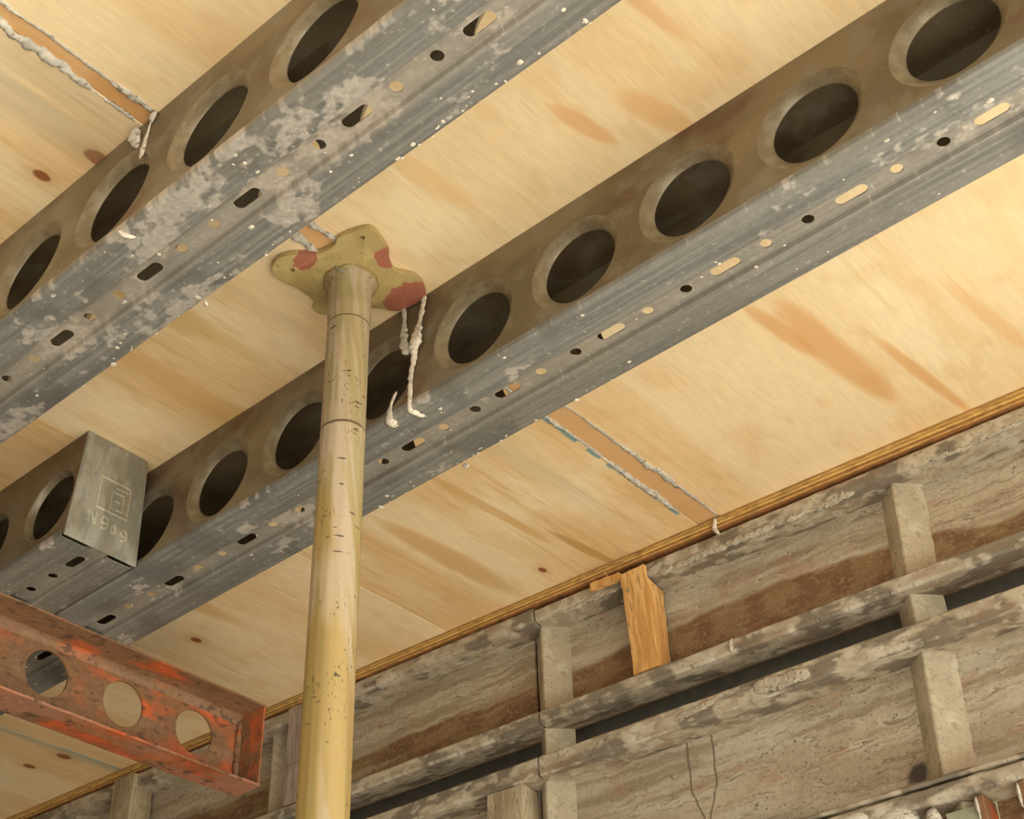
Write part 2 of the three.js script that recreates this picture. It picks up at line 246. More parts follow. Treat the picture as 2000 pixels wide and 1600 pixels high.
// ---------------------------------------------------------------- setting: floor, ground, ceiling
function structure(o) { o.userData.kind = 'structure'; o.position.y += EYE; scene.add(o); return o; }
const floorTex = tex(512, 512, (u, v) => { const a = fbm(u * 8, v * 8, 901, 4), f = fbm(u * 120, v * 120, 902, 3); return mul(mixc([186, 182, 174], [164, 160, 152], a), 0.9 + 0.2 * f); });
const mFloor = std({ map: floorTex, roughness: 0.9 });
const mOldForm = std({ map: floorTex, color: new THREE.Color(0.55, 0.5, 0.42), roughness: 0.9 });
structure(mesh('floor', setUV(box(-14, 14, -EYE - 0.2, -EYE, -8, 14), (x, y, z) => [x / 2, z / 2]), mFloor));
const ceiling = new THREE.Group(); ceiling.name = 'ceiling';
const H = 1.35, PT = 0.018;
const zUp = -1.0262;                                   // edge of the near sheet at the filler strip
function sheet(name, pts, t, y = H) {                     // plywood sheet outlined in x,z, small chamfer at its edges
  const s = new THREE.Shape(); pts.forEach((p, i) => i ? s.lineTo(p[0], p[1]) : s.moveTo(p[0], p[1])); s.closePath();
  const g = new THREE.ExtrudeGeometry(s, { depth: PT - 0.002, bevelEnabled: true, bevelThickness: 0.001, bevelSize: 0.0008, bevelSegments: 1 });
  g.rotateX(Math.PI / 2); // (x,z) plane, extruded downward
  g.translate(0, y + PT - 0.001, 0);
  return mesh(name, setUV(plain(g), plyUV(t)), plyMat(t), ceiling);
}
const XR = 1.95, XL = -0.62, EDGE = 0.75;
sheet('plywood_sheet', [[XL, zUp], [XR, zUp], [XR, 0.2], [XL, 0.2]], plyNear);
sheet('filler_strip', [[XL, zLo(XL) + 0.0025], [XR, zLo(XR) + 0.0025], [XR, zUp - 0.0025], [XL, zUp - 0.0025]], plyStrip, H + 0.0012);
sheet('plywood_sheet', [[XL, -1.634], [XR, -1.634], [XR, zLo(XR)], [XL, zLo(XL)]], plyFar);
sheet('plywood_sheet', [[XL, -2.573], [XR, -2.573], [XR, -1.6365], [XL, -1.6365]], plyFar2);
sheet('plywood_sheet', [[XL, -3.6], [XR, -3.6], [XR, -2.577], [XL, -2.577]], plyFar3);
sheet('plywood_sheet', [[XL, 0.204], [XR, 0.204], [XR, EDGE], [XL, EDGE]], plyNear);
for (const [a, b] of [[-3.6, -2.4], [-2.396, -1.2], [-1.196, 0], [0.004, EDGE]]) sheet('plywood_sheet', [[-3.05, a], [XL - 0.004, a], [XL - 0.004, b], [-3.05, b]], plyFar2);
// dried mortar squeezed through the joints
function seam(x0, x1, zf, r, seed) { const p = [], n = Math.ceil((x1 - x0) / 0.03), q = rng(seed); for (let i = 0; i <= n; i++) { const x = x0 + (x1 - x0) * i / n; p.push([x, H + 0.0005 + 0.001 * q(), zf(x) + 0.003 * (q() - 0.5)]); } return bead(p, r, seed, 0.6, { dir: [0, 1, 0], k: 0.75 }, 0.0035); }
[[0.3, 0.594], [0.724, 1.044], [1.176, 1.79]].forEach(([a, b], k) => {
  mesh('mortar_seam', seam(a, b, () => zUp - 0.0015, (t) => 0.0024 + 0.0036 * ss(0.3, 0.7, fbm((a + t * (b - a)) * 16, 1, 3, 3)), 11 + k), mMortar, ceiling);
  mesh('mortar_seam', seam(a, b - (k === 2 ? 0.05 : 0), (x) => zLo(x) - 0.0005, (t) => 0.0024 + 0.0034 * ss(0.3, 0.7, fbm((a + t * (b - a)) * 13, 2, 5, 3)), 23 + k), mMortar, ceiling);
});
structure(ceiling);
structure(mesh('wall_left', setUV(box(-3.2, -3.05, -EYE, H + PT, -3.75, EDGE), (x, y, z) => [z / 2, y / 2]), mOldForm));
structure(mesh('wall_back', setUV(box(-3.05, 1.95, -EYE, H + PT, -3.75, -3.6), (x, y, z) => [x / 2, y / 2]), mOldForm));

// ---------------------------------------------------------------- perforated steel beams
const YB = 1.155, HB = H - YB;
function stadium(cx, cy, L, W) { const p = new THREE.Path(), r = W / 2, h = L / 2 - r; p.absarc(cx, cy + h, r, 0, Math.PI, false); p.absarc(cx, cy - h, r, Math.PI, 2 * Math.PI, false); p.closePath(); return p; }
function beam(o) {
  const { x0, hw, z0, z1, anchor, pitch, ring } = o, xc = x0 + hw, lean = 0.009;
  const t = thing('perforated_steel_beam', o.label, 'beam', 'perforated steel beams under the plywood');
  const zs = []; for (let k = -30; k < 30; k++) { const z = anchor + k * pitch; if (z - ring > z0 + 0.002 && z + ring < z1 - 0.001) zs.push(z); }
  const CY = 0.083, RI = 0.0545;
  for (const side of [-1, 1]) {
    const s = new THREE.Shape(); s.moveTo(z0, 0.007); s.lineTo(z1, 0.007); s.lineTo(z1, HB - 0.001); s.lineTo(z0, HB - 0.001); s.closePath();
    for (const z of zs) { const c = new THREE.Path(); c.absarc(z, CY, ring, 0, Math.PI * 2, true); s.holes.push(c); }
    const toWorld = (a, b, d) => [side < 0 ? x0 + lean * b / HB + d : x0 + 2 * hw - lean * b / HB - d, YB + b, a];
    const g = plain(new THREE.ExtrudeGeometry(s, { depth: 0.002, bevelEnabled: false, curveSegments: 44 }));
    warp(g, toWorld);
    const uvf = (x, y, z) => [(z + 2.1) / 2.2, (y - YB) / 0.22 + 0.05];
    const web = mesh('web', toCreasedNormals(setUV(g, uvf), 0.5), mWeb, t);
    // pressed flange round each hole, dished into the beam
    for (const z of zs) {
      const prof = [[ring, 0], [ring - 0.002, 0.0005], [ring * 0.6 + RI * 0.4, 0.0030], [ring * 0.3 + RI * 0.7, 0.0066], [RI + 0.001, 0.0102], [RI, 0.0118], [RI + 0.0012, 0.0124], [ring * 0.4 + RI * 0.6, 0.009], [ring, 0.002]];
      const N = 44, P = [], U = [], I = [];
      prof.forEach(([r, d], i) => { for (let j = 0; j <= N; j++) { const a = j / N * 2 * Math.PI, w = i > 3 && i < 7 ? r + 0.0005 * (vn(j * 0.7, z * 50, 3) - 0.5) : r; P.push(...toWorld(z + Math.cos(a) * w, CY + Math.sin(a) * w, d)); U.push(j / N + z, i / 8); } });
      for (let i = 0; i < prof.length - 1; i++) for (let j = 0; j < N; j++) { const a = i * (N + 1) + j, b = a + N + 1; I.push(a, b, a + 1, a + 1, b, b + 1); }
      const q = new THREE.BufferGeometry(); q.setAttribute('position', new THREE.Float32BufferAttribute(P, 3)); q.setAttribute('uv', new THREE.Float32BufferAttribute(U, 2)); q.setIndex(I); q.computeVertexNormals();
      mesh('hole_flange', q, mDimple, web);
    }
  }
  // bottom flange: two folded strips and a recessed, slotted middle band
  const strips = [];
  for (const side of [-1, 1]) {
    const R = 0.007, outer = [[hw - 0.0008, 0.014]];
    for (let i = 0; i <= 6; i++) { const a = i / 6 * Math.PI / 2; outer.push([hw - R + R * Math.cos(a), R - R * Math.sin(a)]); }
    outer.push([0.0200, 0.0], [0.0186, 0.0012], [0.0172, 0.0080], [0.0162, 0.0088], [0.0140, 0.0090]);
    const s = new THREE.Shape(); outer.forEach((p, i) => i ? s.lineTo(side * p[0], p[1]) : s.moveTo(side * p[0], p[1])); for (let i = outer.length - 1; i >= 0; i--) { const p = outer[i]; s.lineTo(side * (p[0] - (i < 7 ? 0.0018 : 0)), p[1] + (i > 4 ? 0.0018 : 0)); } s.closePath();
    const e = new THREE.ExtrudeGeometry(s, { depth: z1 - z0 - (o.cap ? 0.007 : 0), bevelEnabled: false, steps: 1 }); e.translate(xc, YB, z0); strips.push(e);
  }
  { const s = new THREE.Shape(); s.moveTo(-0.0155, z0); s.lineTo(0.0155, z0); s.lineTo(0.0155, z1); s.lineTo(-0.0155, z1); s.closePath();
    const W = 0.0148;
    for (let k = -30; k < 30; k++) { const z = anchor + k * pitch; if (z > z0 + 0.03 && z < z1 - 0.03) s.holes.push(stadium(0, z, 0.040, W)); for (const d of [-1, 1]) { const zz = z + d * pitch / 3; if (zz > z0 + 0.01 && zz < z1 - 0.006) { const c = new THREE.Path(); c.absarc(0, zz, 0.0074, 0, Math.PI * 2, true); s.holes.push(c); } } }
    const e = new THREE.ExtrudeGeometry(s, { depth: 0.0018, bevelEnabled: false, curveSegments: 10 }); e.rotateX(Math.PI / 2); e.translate(xc, YB + 0.0090 + 0.0018, 0); strips.push(e); }
  let bf = merge(strips); bf = toCreasedNormals(setUV(bf, (x, y, z) => [(z + 2.1) / 2.2, (x - x0) / 0.16 + 0.04 + (y - YB) * 2]), 0.6);
  mesh('bottom_flange', bf, o.mat, t);
  mesh('top_flange', setUV(box(x0 + lean + 0.002, x0 + 2 * hw - lean - 0.002, H - 0.0025, H - 0.0004, z0, z1), (x, y, z) => [z / 2.2, x / 0.22]), mWeb, t);
  return t;
}
const beamA = beam({ label: 'perforated steel beam blotched with pale mortar, crossing the upper left corner', x0: 0.588, hw: 0.0695, z0: -3.2, z1: 0.9, anchor: -0.909, pitch: 0.1725, ring: 0.070, mat: mGalvA, uv: 0.1 });
const beamB = beam({ label: 'long grey perforated steel beam passing behind the yellow prop', x0: 1.0395, hw: 0.0702, z0: -3.2, z1: 0.9, anchor: -0.580, pitch: 0.1708, ring: 0.070, mat: mGalvB, uv: 0.43 });
const ZC = -1.605;
const beamC = beam({ label: 'steel beam with a stamped end plate lying beside the long beam', x0: 0.9085, hw: 0.0645, z0: -3.4, z1: ZC, anchor: -1.668, pitch: 0.170, ring: 0.0612, mat: mGalvC, uv: 0.77, cap: true });

// mortar run down the webs
{
  const run = (x, pts, r, seed) => bead(pts.map(([y, z, dx = 0]) => [x + dx, y, z]), r, seed, 0.4, { dir: [1, 0, 0], k: 0.55 }, 0.003);
  mesh('mortar_drip', run(1.043, [[1.347, -1.050], [1.32, -1.046, -0.002], [1.285, -1.0455, -0.003], [1.266, -1.0425, -0.003], [1.250, -1.037, -0.002]], (t) => 0.0038 + 0.003 * ss(0.3, 0.7, t), 41), mMortar, beamB);
  mesh('mortar_drip', run(1.040, [[1.196, -1.055, -0.001], [1.183, -1.063, -0.001], [1.165, -1.068, -0.001], [1.153, -1.069, 0.001], [1.1515, -1.065, 0.014]], (t) => 0.0028 + 0.0034 * ss(0.3, 0.8, t), 43), mMortarPale, beamB);
  mesh('mortar_drip', run(1.042, [[1.343, -1.008], [1.315, -1.0105, -0.002], [1.285, -1.015, -0.004], [1.262, -1.018, -0.005], [1.245, -1.0215, -0.004], [1.21, -1.0285, -0.003], [1.175, -1.0305, -0.003], [1.153, -1.032, -0.001], [1.150, -1.028, 0.010], [1.1508, -1.026, 0.022]], (t) => 0.0040 + 0.0058 * Math.exp(-(((t - 0.38) / 0.11) ** 2)), 47), mMortarPale, beamB);
  mesh('mortar_drip', run(0.5955, [[1.348, -1.062], [1.335, -1.060, -0.004], [1.318, -1.056, -0.003], [1.305, -1.053]], (t) => 0.0045 + 0.005 * Math.exp(-(((t - 0.5) / 0.3) ** 2)), 53), mMortar, beamA);
  mesh('mortar_drip', run(0.594, [[1.346, -1.030], [1.32, -1.034], [1.297, -1.0375], [1.275, -1.040]], (t) => 0.0018 + 0.0022 * ss(0.2, 0.8, t), 59), mMortarPale, beamA);
  mesh('mortar_drip', run(0.595, [[1.3485, -1.024], [1.34, -1.027, -0.003], [1.332, -1.030]], () => 0.006, 61), mMortar, beamA);
  mesh('mortar_drip', bead([[0.588, 1.158, -1.048], [0.596, 1.152, -1.043], [0.606, 1.1525, -1.036]], 0.0035, 63, 0.4), mMortarPale, beamA);
  mesh('mortar_drip', bead([[0.7265, 1.160, -1.068], [0.729, 1.152, -1.066], [0.726, 1.146, -1.060], [0.721, 1.147, -1.056]], 0.0026, 67, 0.3), mMortarPale, beamA);
  mesh('mortar_drip', bead([[1.180, 1.157, -1.064], [1.181, 1.149, -1.060], [1.177, 1.1465, -1.052]], 0.0036, 69, 0.4), mMortarPale, beamB);
  const spat = (seed, n, xa, xb, za, zb) => { const q = rng(seed), gs = []; for (let i = 0; i < n; i++) { const k = q(), r = 0.0007 + 0.0014 * k * k * k; gs.push(lump(xa + (xb - xa) * q(), YB - 0.0003, za + (zb - za) * q(), r * (1 + q()), r * 0.35, r * (1 + 1.5 * q()), seed + i)); } return setUV(merge(gs), (x, y, z) => [x * 4, z * 4]); };
  const sa = mesh('mortar_spatter', merge([spat(71, 40, 0.596, 0.722, -1.5, -0.45), spat(72, 34, 0.716, 0.7255, -1.3, -0.4)]), mMortarPale, beamA); sa.userData.kind = 'stuff';
  const sb = mesh('mortar_spatter', merge([spat(73, 40, 1.048, 1.17, -1.7, -0.2), spat(74, 22, 1.168, 1.1775, -1.25, -0.8)]), mMortarPale, beamB); sb.userData.kind = 'stuff';
}
// stamped cap plate on the short beam
{
  const xa = 0.9085, xb = 0.9085 + 0.129, s = new THREE.Shape();
  s.moveTo(xa + 0.001, YB + 0.002); s.lineTo(xb - 0.001, YB + 0.002); s.lineTo(xb - 0.007, H - 0.016); s.quadraticCurveTo(xb - 0.009, H - 0.002, xb - 0.022, H - 0.002); s.lineTo(xa + 0.0095, H - 0.002); s.closePath();
  const e = new THREE.ExtrudeGeometry(s, { depth: 0.0016, bevelEnabled: true, bevelThickness: 0.0008, bevelSize: 0.0008, bevelSegments: 2, curveSegments: 8 }); e.translate(0, 0, ZC);
  const uvf = (x, y, z) => [(x - 0.9) / 0.16, (y - 1.15) / 0.21];
  const plate = mesh('end_plate', setUV(plain(e), uvf), mCap, beamC);
  mesh('end_plate_lip', setUV(bead([[xa + 0.0005, YB + 0.004, ZC + 0.003], [xa + 0.005, YB + 0.1, ZC + 0.003], [xa + 0.0095, H - 0.006, ZC + 0.003]], 0.0012, 5, 0.15), uvf), mCap, plate);
  const tab = new THREE.BoxGeometry(0.026, 0.0016, 0.012); tab.translate(xa + 0.0645, YB + 0.0012, ZC - 0.003); mesh('tab', setUV(plain(tab), uvf), mCap, plate);
  // raised emblem: a square frame holding a smaller squared hook
  const F = ZC + 0.0026, bar = (pts) => { const gs = []; for (let i = 0; i + 1 < pts.length; i++) { const [a, b] = [pts[i], pts[i + 1]]; const L = Math.hypot(b[0] - a[0], b[1] - a[1]); const c = new THREE.CapsuleGeometry(0.0021, L, 4, 10); c.rotateZ(Math.atan2(b[1] - a[1], b[0] - a[0]) - Math.PI / 2); c.scale(1, 1, 0.9); c.translate((a[0] + b[0]) / 2, (a[1] + b[1]) / 2, F); gs.push(c); } return gs; };
  const E0 = [0.953, 1.226], q = (u, v) => [E0[0] + 0.0545 * u, E0[1] + 0.056 * v];
  mesh('emblem', setUV(merge([...bar([q(0, 0), q(1, 0), q(1, 1), q(0, 1), q(0, 0)]), ...bar([q(0.42, 0.12), q(0.42, 0.68), q(0.82, 0.68), q(0.82, 0.16), q(0.62, 0.16)]), ...bar([q(0.55, 0.84), q(0.9, 0.84)]), ...bar([q(0.56, 0.42), q(0.68, 0.42)]), ...bar([q(0.42, 0.12), q(0.42, 0)])]), uvf), mCapRaised, plate);
  const font = await new FontLoader().loadAsync('fonts/droid/droid_sans_regular.typeface.json');
  const gs = []; for (const [ch, x, y, k] of [['N', 0.938, 1.195, 0.020], ['9', 0.9625, 1.193, 0.022], ['0', 0.981, 1.192, 0.015], ['9', 0.999, 1.187, 0.020]]) { const g = new TextGeometry(ch, { font, size: k, depth: 0.0012, curveSegments: 5, bevelEnabled: true, bevelThickness: 0.0012, bevelSize: 0.0010, bevelSegments: 2 }); g.translate(x, y, ZC + 0.0022); gs.push(g); }
  mesh('stamped_characters', setUV(merge(gs), uvf), mCapRaised, plate);
}
for (const b of [beamA, beamB, beamC]) place(b);

// ---------------------------------------------------------------- orange channel under the beams
{
  const t = thing('orange_steel_channel', 'rusty orange steel channel with round holes carrying the beams', 'channel');
  const ZF = -1.8055, ZW = -1.870, YT = YB - 0.0005, YL = 1.003, XA = -0.35, XE = 1.474, TH = 0.004;
  const s = new THREE.Shape(); s.moveTo(XA, YL + 0.012); s.lineTo(XE - 0.004, YL + 0.012); s.lineTo(XE - 0.004, YT - 0.012); s.lineTo(XA, YT - 0.012); s.closePath();
  for (let k = 0; k < 12; k++) { const c = new THREE.Path(); c.absarc(1.3743 - 0.1485 * k, 1.0915, 0.0395, 0, Math.PI * 2, true); s.holes.push(c); }
  const w = new THREE.ExtrudeGeometry(s, { depth: TH, bevelEnabled: false, curveSegments: 40 }); w.translate(0, 0, ZW - TH);
  mesh('web', setUV(plain(w), (x, y) => [(x + 0.1) / 1.6, y / 0.3]), mOrange, t);
  const flange = (top) => { const p = new THREE.Shape(), sg = top ? -1 : 1, R = 0.014; // profile in (z,y) from lip to web, with fillet
    const o = [[ZF, 0], [ZF, TH]]; for (let i = 0; i <= 5; i++) { const a = i / 5 * Math.PI / 2; o.push([ZW + R - R * Math.sin(a), TH + R - R * Math.cos(a)]); } o.push([ZW - TH, TH + R], [ZW - TH, 0.004], [ZW, 0]);
    o.forEach((q, i) => { const y = (top ? YT : YL) + sg * q[1]; i ? p.lineTo(-q[0], y) : p.moveTo(-q[0], y); }); p.closePath();
    const g = new THREE.ExtrudeGeometry(p, { depth: XE - XA, bevelEnabled: false, steps: 160 }); g.rotateY(Math.PI / 2); g.translate(XA, 0, 0);
    return toCreasedNormals(setUV(plain(warp(g, (x, y, z) => [x, y + (z > ZF - 0.01 ? 0.0022 * (fbm(x * 30, 1, top ? 3 : 5, 3) - 0.5) : 0), z])), (x, y, z) => [(x + 0.1) / 1.6, (z + y) / 0.3]), 0.7); };
  mesh('top_flange', flange(true), mOrangeFlange, t); mesh('bottom_flange', flange(false), mOrangeBottom, t);
  mesh('end_plate', setUV(box(XE - 0.004, XE, YL + 0.004, YT - 0.004, ZW - TH, ZF, 0.001), (x, y, z) => [z / 0.5, y / 0.3]), mOrange, t);
  mesh('weld_bead', bead([[XE - 0.006, YL + 0.012, ZW + 0.004], [XE - 0.006, 1.08, ZW + 0.004], [XE - 0.006, YT - 0.012, ZW + 0.004]], 0.006, 91, 0.5), mOrangeFlange, t);
  place(t);
}

// ---------------------------------------------------------------- prop
{
  const t = thing('yellow_steel_prop', 'yellow tubular steel prop with a cross-shaped head plate against the plywood', 'prop');
  const cx = 0.9555, cz = -1.0645, R = 0.0282;
  const prof = [[0.0, 1.340], [0.0365, 1.340], [0.036, 1.335], [R + 0.0015, 1.328], [R + 0.0008, 1.30], [R + 0.0012, 1.296], [R + 0.0004, 1.290], [R + 0.0013, 1.278], [R, 1.272], [R, 1.084], [R + 0.0006, 1.082], [R, 1.079], [R, 0.2], [R, -0.3], [R + 0.006, -0.301], [R + 0.006, -1.385], [0, -1.385]].reverse();
  const g = new THREE.LatheGeometry(prof.map((p) => new THREE.Vector2(p[0], p[1])), 48); g.translate(cx, 0, cz);
  const P = g.attributes.position, uv = g.attributes.uv; for (let i = 0; i < P.count; i++) uv.setXY(i, uv.getX(i) * 1, (P.getY(i) - 0.15) / 1.2);
  mesh('tube', toCreasedNormals(plain(g), 0.8), mProp, t);
  const pts = [[0.8653, -1.1213], [0.8578, -1.1005], [0.8664, -1.0798], [0.8871, -1.0573], [0.892, -1.030], [0.8858, -1.0137], [0.8928, -0.9853], [0.9022, -0.971], [0.922, -0.9745], [0.9457, -0.9841], [0.9578, -0.9953], [0.9796, -1.0053], [1.0056, -0.9925], [1.032, -1.000], [1.0435, -1.0136], [1.0409, -1.0528], [1.022, -1.070], [1.0066, -1.0819], [0.995, -1.105], [0.9788, -1.1351], [0.958, -1.1418], [0.9487, -1.1287], [0.9168, -1.125], [0.8843, -1.1302]];
  const c = new THREE.CatmullRomCurve3(pts.map((p) => new THREE.Vector3(p[0], p[1], 0)), true, 'catmullrom', 0.5), s = new THREE.Shape(); c.getPoints(150).slice(0, -1).forEach((p, i) => i ? s.lineTo(p.x, p.y) : s.moveTo(p.x, p.y)); s.closePath();
  for (const [x, z] of [[0.884, -1.103], [0.905, -0.990]]) { const h = new THREE.Path(); h.absarc(x, z, 0.0035, 0, 6.2832, true); s.holes.push(h); }
  const e = new THREE.ExtrudeGeometry(s, { depth: 0.006, bevelEnabled: true, bevelThickness: 0.0012, bevelSize: 0.0012, bevelSegments: 2 }); e.rotateX(Math.PI / 2); e.translate(0, H - 0.0014, 0);
  warp(e, (x, y, z) => [x, y - 0.0028 * ss(0.06, 0.11, Math.hypot(x - cx, z - cz)) * fbm(x * 20, z * 20, 5, 2), z]);
  const hp = mesh('head_plate', toCreasedNormals(setUV(plain(e), (x, y, z) => [(x - 0.84) / 0.24, (z + 1.16) / 0.22]), 0.6), mHead, t);
  mesh('weld_bead', bead(Array.from({ length: 25 }, (_, i) => { const a = i / 24 * 6.2832; return [cx + 0.0335 * Math.cos(a), 1.3405, cz + 0.0335 * Math.sin(a)]; }), 0.0042, 97, 0.5), mProp, hp);
  mesh('bent_nail', setUV(merge([bead([[cx - 0.038, 1.343, cz + 0.008], [cx - 0.037, 1.333, cz + 0.013], [cx - 0.030, 1.327, cz + 0.020]], 0.002, 99, 0.2)]), (x, y) => [x, y]), mCap, hp);
  mesh('base_plate', setUV(box(cx - 0.06, cx + 0.06, -1.398, -1.385, cz - 0.06, cz + 0.06, 0.001), (x, y, z) => [x, z]), mProp, t);
  place(t);
}

// ---------------------------------------------------------------- formwork wall, packers and timbers (wall frame: s, y, off)
const D = 0.058;
// a bar swept along s with an uneven slurry crust; profile in (off, y)
function crusted(s0, s1, prof, seed, amp, uvf = railUV) {
  const n = Math.max(2, Math.round((s1 - s0) / 0.006)), m = prof.length, P = [], I = [];
  for (let i = 0; i <= n; i++) { const s = s0 + (s1 - s0) * i / n; for (let j = 0; j < m; j++) { const [o, y, k = 1] = prof[j]; const d = amp * k * (2.2 * (fbm(s * 55, o * 60 + y * 60 + j, seed, 3) - 0.5) + 1.2 * (fbm(s * 12, j * 0.3, seed + 3, 2) - 0.5)); P.push(s, y + d * 0.9, o + d * 0.7); } }
  for (let i = 0; i < n; i++) for (let j = 0; j < m; j++) { const a = i * m + j, b = i * m + (j + 1) % m; I.push(a, b, a + m, b, b + m, a + m); }
  for (let j = 1; j + 1 < m; j++) { I.push(0, j + 1, j); const e = n * m; I.push(e, e + j, e + j + 1); }
  const g = new THREE.BufferGeometry(); g.setAttribute('position', new THREE.Float32BufferAttribute(P, 3)); g.setIndex(I); g.computeVertexNormals();
  return toCreasedNormals(setUV(plain(g), uvf), 0.55);
}
const railProf = (y0, y1, top) => top ? [[0.003, y1], [0, y1 - 0.003], [-0.001, (y0 + y1) / 2], [0, y0 + 0.003], [0.003, y0], [0.02, y0 - 0.001], [D, y0 + 0.001], [D, y1], [0.03, y1]] : [[0.004, y1], [0, y1 - 0.004], [0.001, (y0 + y1) / 2], [0, y0 + 0.004], [0.004, y0], [0.02, y0 - 0.0005], [D, y0 + 0.001], [D, y1], [0.03, y1]];
function angleIron(apex, y0, y1, seed, tilt = 0) {       // toes on the sheet, apex towards the room
  const hw = 0.037, ap = D - 0.037, sh = new THREE.Shape(); sh.moveTo(-hw, D); sh.lineTo(-0.003, ap + 0.001); sh.quadraticCurveTo(0, ap - 0.001, 0.003, ap + 0.001); sh.lineTo(hw, D); sh.lineTo(hw - 0.006, D); sh.lineTo(0, ap + 0.006); sh.lineTo(-hw + 0.006, D); sh.closePath();
  const g = new THREE.ExtrudeGeometry(sh, { depth: y1 - y0, bevelEnabled: false, steps: 24, curveSegments: 3 });
  warp(g, (a, o, h) => { const e = 0.0022 * (fbm(h * 60, a * 40 + 3, seed, 3) - 0.5); return [apex + a + tilt * h + e, y0 + h, o + e]; });
  const q = g.attributes.position; { const a = q.array; for (let i = 0; i < q.count; i += 3) { for (let k = 0; k < 3; k++) { const t = a[(i + 1) * 3 + k]; a[(i + 1) * 3 + k] = a[(i + 2) * 3 + k]; a[(i + 2) * 3 + k] = t; } } }
  g.computeVertexNormals();
  return toCreasedNormals(setUV(plain(g), (x, y, o) => [(x - apex) * 5 + 0.5, (y - y0) * 2.2 + 0.1 + (seed % 5) * 0.08]), 0.5);
}
function formPanel(label, s0, s1, row, ribs, seed) {
  const t = thing('steel_formwork_panel', label, 'formwork panel', 'steel formwork panels of the wall', WALL_TURN);
  mesh('face_sheet', setUV(box(s0 + (s0 > 0 ? 0.041 : 0), s1 + 0.039, row.sk0, row.sk1, D - 0.001, D + 0.004), skinUV), mSkin, t);
  mesh('top_rail', crusted(s0 + 0.001, s1 - 0.001, railProf(row.t0, row.t1, true), seed, row.ta || 0.0016), mRail, t);
  mesh('bottom_rail', crusted(s0 + 0.001, s1 - 0.001, railProf(row.b0, row.b1, false), seed + 5, 0.0016), mRail, t);
  for (const b of row.beads || []) mesh('mortar_ridge', b, mMortarOld, t);
  for (const [a, tilt] of ribs) { mesh('rib', angleIron(a, row.b1 - 0.001, row.t0 + 0.001, seed, tilt), mRib, t); if (row.gap) mesh('gap_spacer', angleIron(a + 0.002, row.gap[0], row.gap[1], seed + 2), mRib, t); }
  return place(t, WALL_O);
}
const rowU = { sk0: 1.092, sk1: 1.3225, t0: 1.295, t1: 1.3235, b0: 1.0915, b1: 1.117, ta: 0.003, gap: [1.0365, 1.0925] };
const rowL = { sk0: 0.7905, sk1: 1.031, t0: 0.997, t1: 1.0335, b0: 0.7905, b1: 0.7985 };
const rowB = { sk0: 0.40, sk1: 0.7855, t0: 0.763, t1: 0.7860, ta: 0.0026, b0: 0.42, b1: 0.455 };
const ridges = [];
{ const q = rng(77), line = (a, b, y, r, seed) => { const p = []; for (let k = 0; k <= 14; k++) p.push([a + (b - a) * k / 14, y + 0.005 * (q() - 0.5), 0.003 + 0.002 * q()]); ridges.push(bead(p, r, seed, 0.55, { dir: [0, 0, 1], k: 0.7 }, 0.005)); };
  line(0.30, 0.685, 1.2915, 0.0062, 131); line(0.02, 0.20, 1.2935, 0.0050, 132); line(0.76, 0.91, 1.2930, 0.0040, 133); line(0.40, 0.62, 1.3095, 0.0040, 134);
  ridges.push(bead([[0.553, 1.116, -0.001], [0.556, 1.108, -0.003], [0.557, 1.099, -0.002], [0.559, 1.090, 0.0]], 0.0034, 135, 0.4)); }
const U_R = [[0.2545, -0.06], [0.945, 0]], U_L = [[1.632, 0], [2.262, 0]], L_R = [[0.270, -0.055], [0.952, 0]];
formPanel('upper steel formwork panel below the ceiling edge, right of the prop', -0.45, 0.944, { ...rowU, sk1: 1.317, t1: 1.318, t0: 1.292, beads: ridges }, U_R, 401);
formPanel('upper steel formwork panel below the ceiling edge, behind the prop and orange channel', 0.948, 2.263, rowU, U_L, 431);
formPanel('upper steel formwork panel at the lower left corner beyond the timber post', 2.267, 3.6, rowU, [[2.9, 0]], 441);
formPanel('middle steel formwork panel with black stains beside its rib, lower right', -0.45, 0.949, { ...rowL, beads: [bead([[0.43, 1.010, 0.0], [0.455, 1.014, -0.003], [0.48, 1.012, -0.002], [0.51, 1.017, -0.003], [0.53, 1.012, 0.0]], 0.012, 141, 0.22, { dir: [0, 0, 1], k: 0.22 }, 0.005), bead([[0.60, 1.02, -0.001], [0.64, 1.016, -0.002], [0.68, 1.012, 0]], 0.006, 142, 0.3, { dir: [0, 0, 1], k: 0.25 }, 0.004)] }, L_R, 451);
formPanel('middle steel formwork panel at the bottom edge, left of the stained one', 0.953, 2.263, rowL, U_L, 461);
formPanel('lowest steel formwork panel with clumps of mortar, bottom right corner', -0.45, 0.949, rowB, L_R, 471);
{ const g = setUV(box(-0.45, 3.6, -EYE, 1.349, 0.15, 0.3), (s, y) => [s / 2, y / 2]), w = new THREE.Group(); w.name = 'wall_right'; w.userData.turn = WALL_TURN; mesh('concrete_face', g, mOldForm, w); place(w, WALL_O); w.userData = { kind: 'structure' }; }
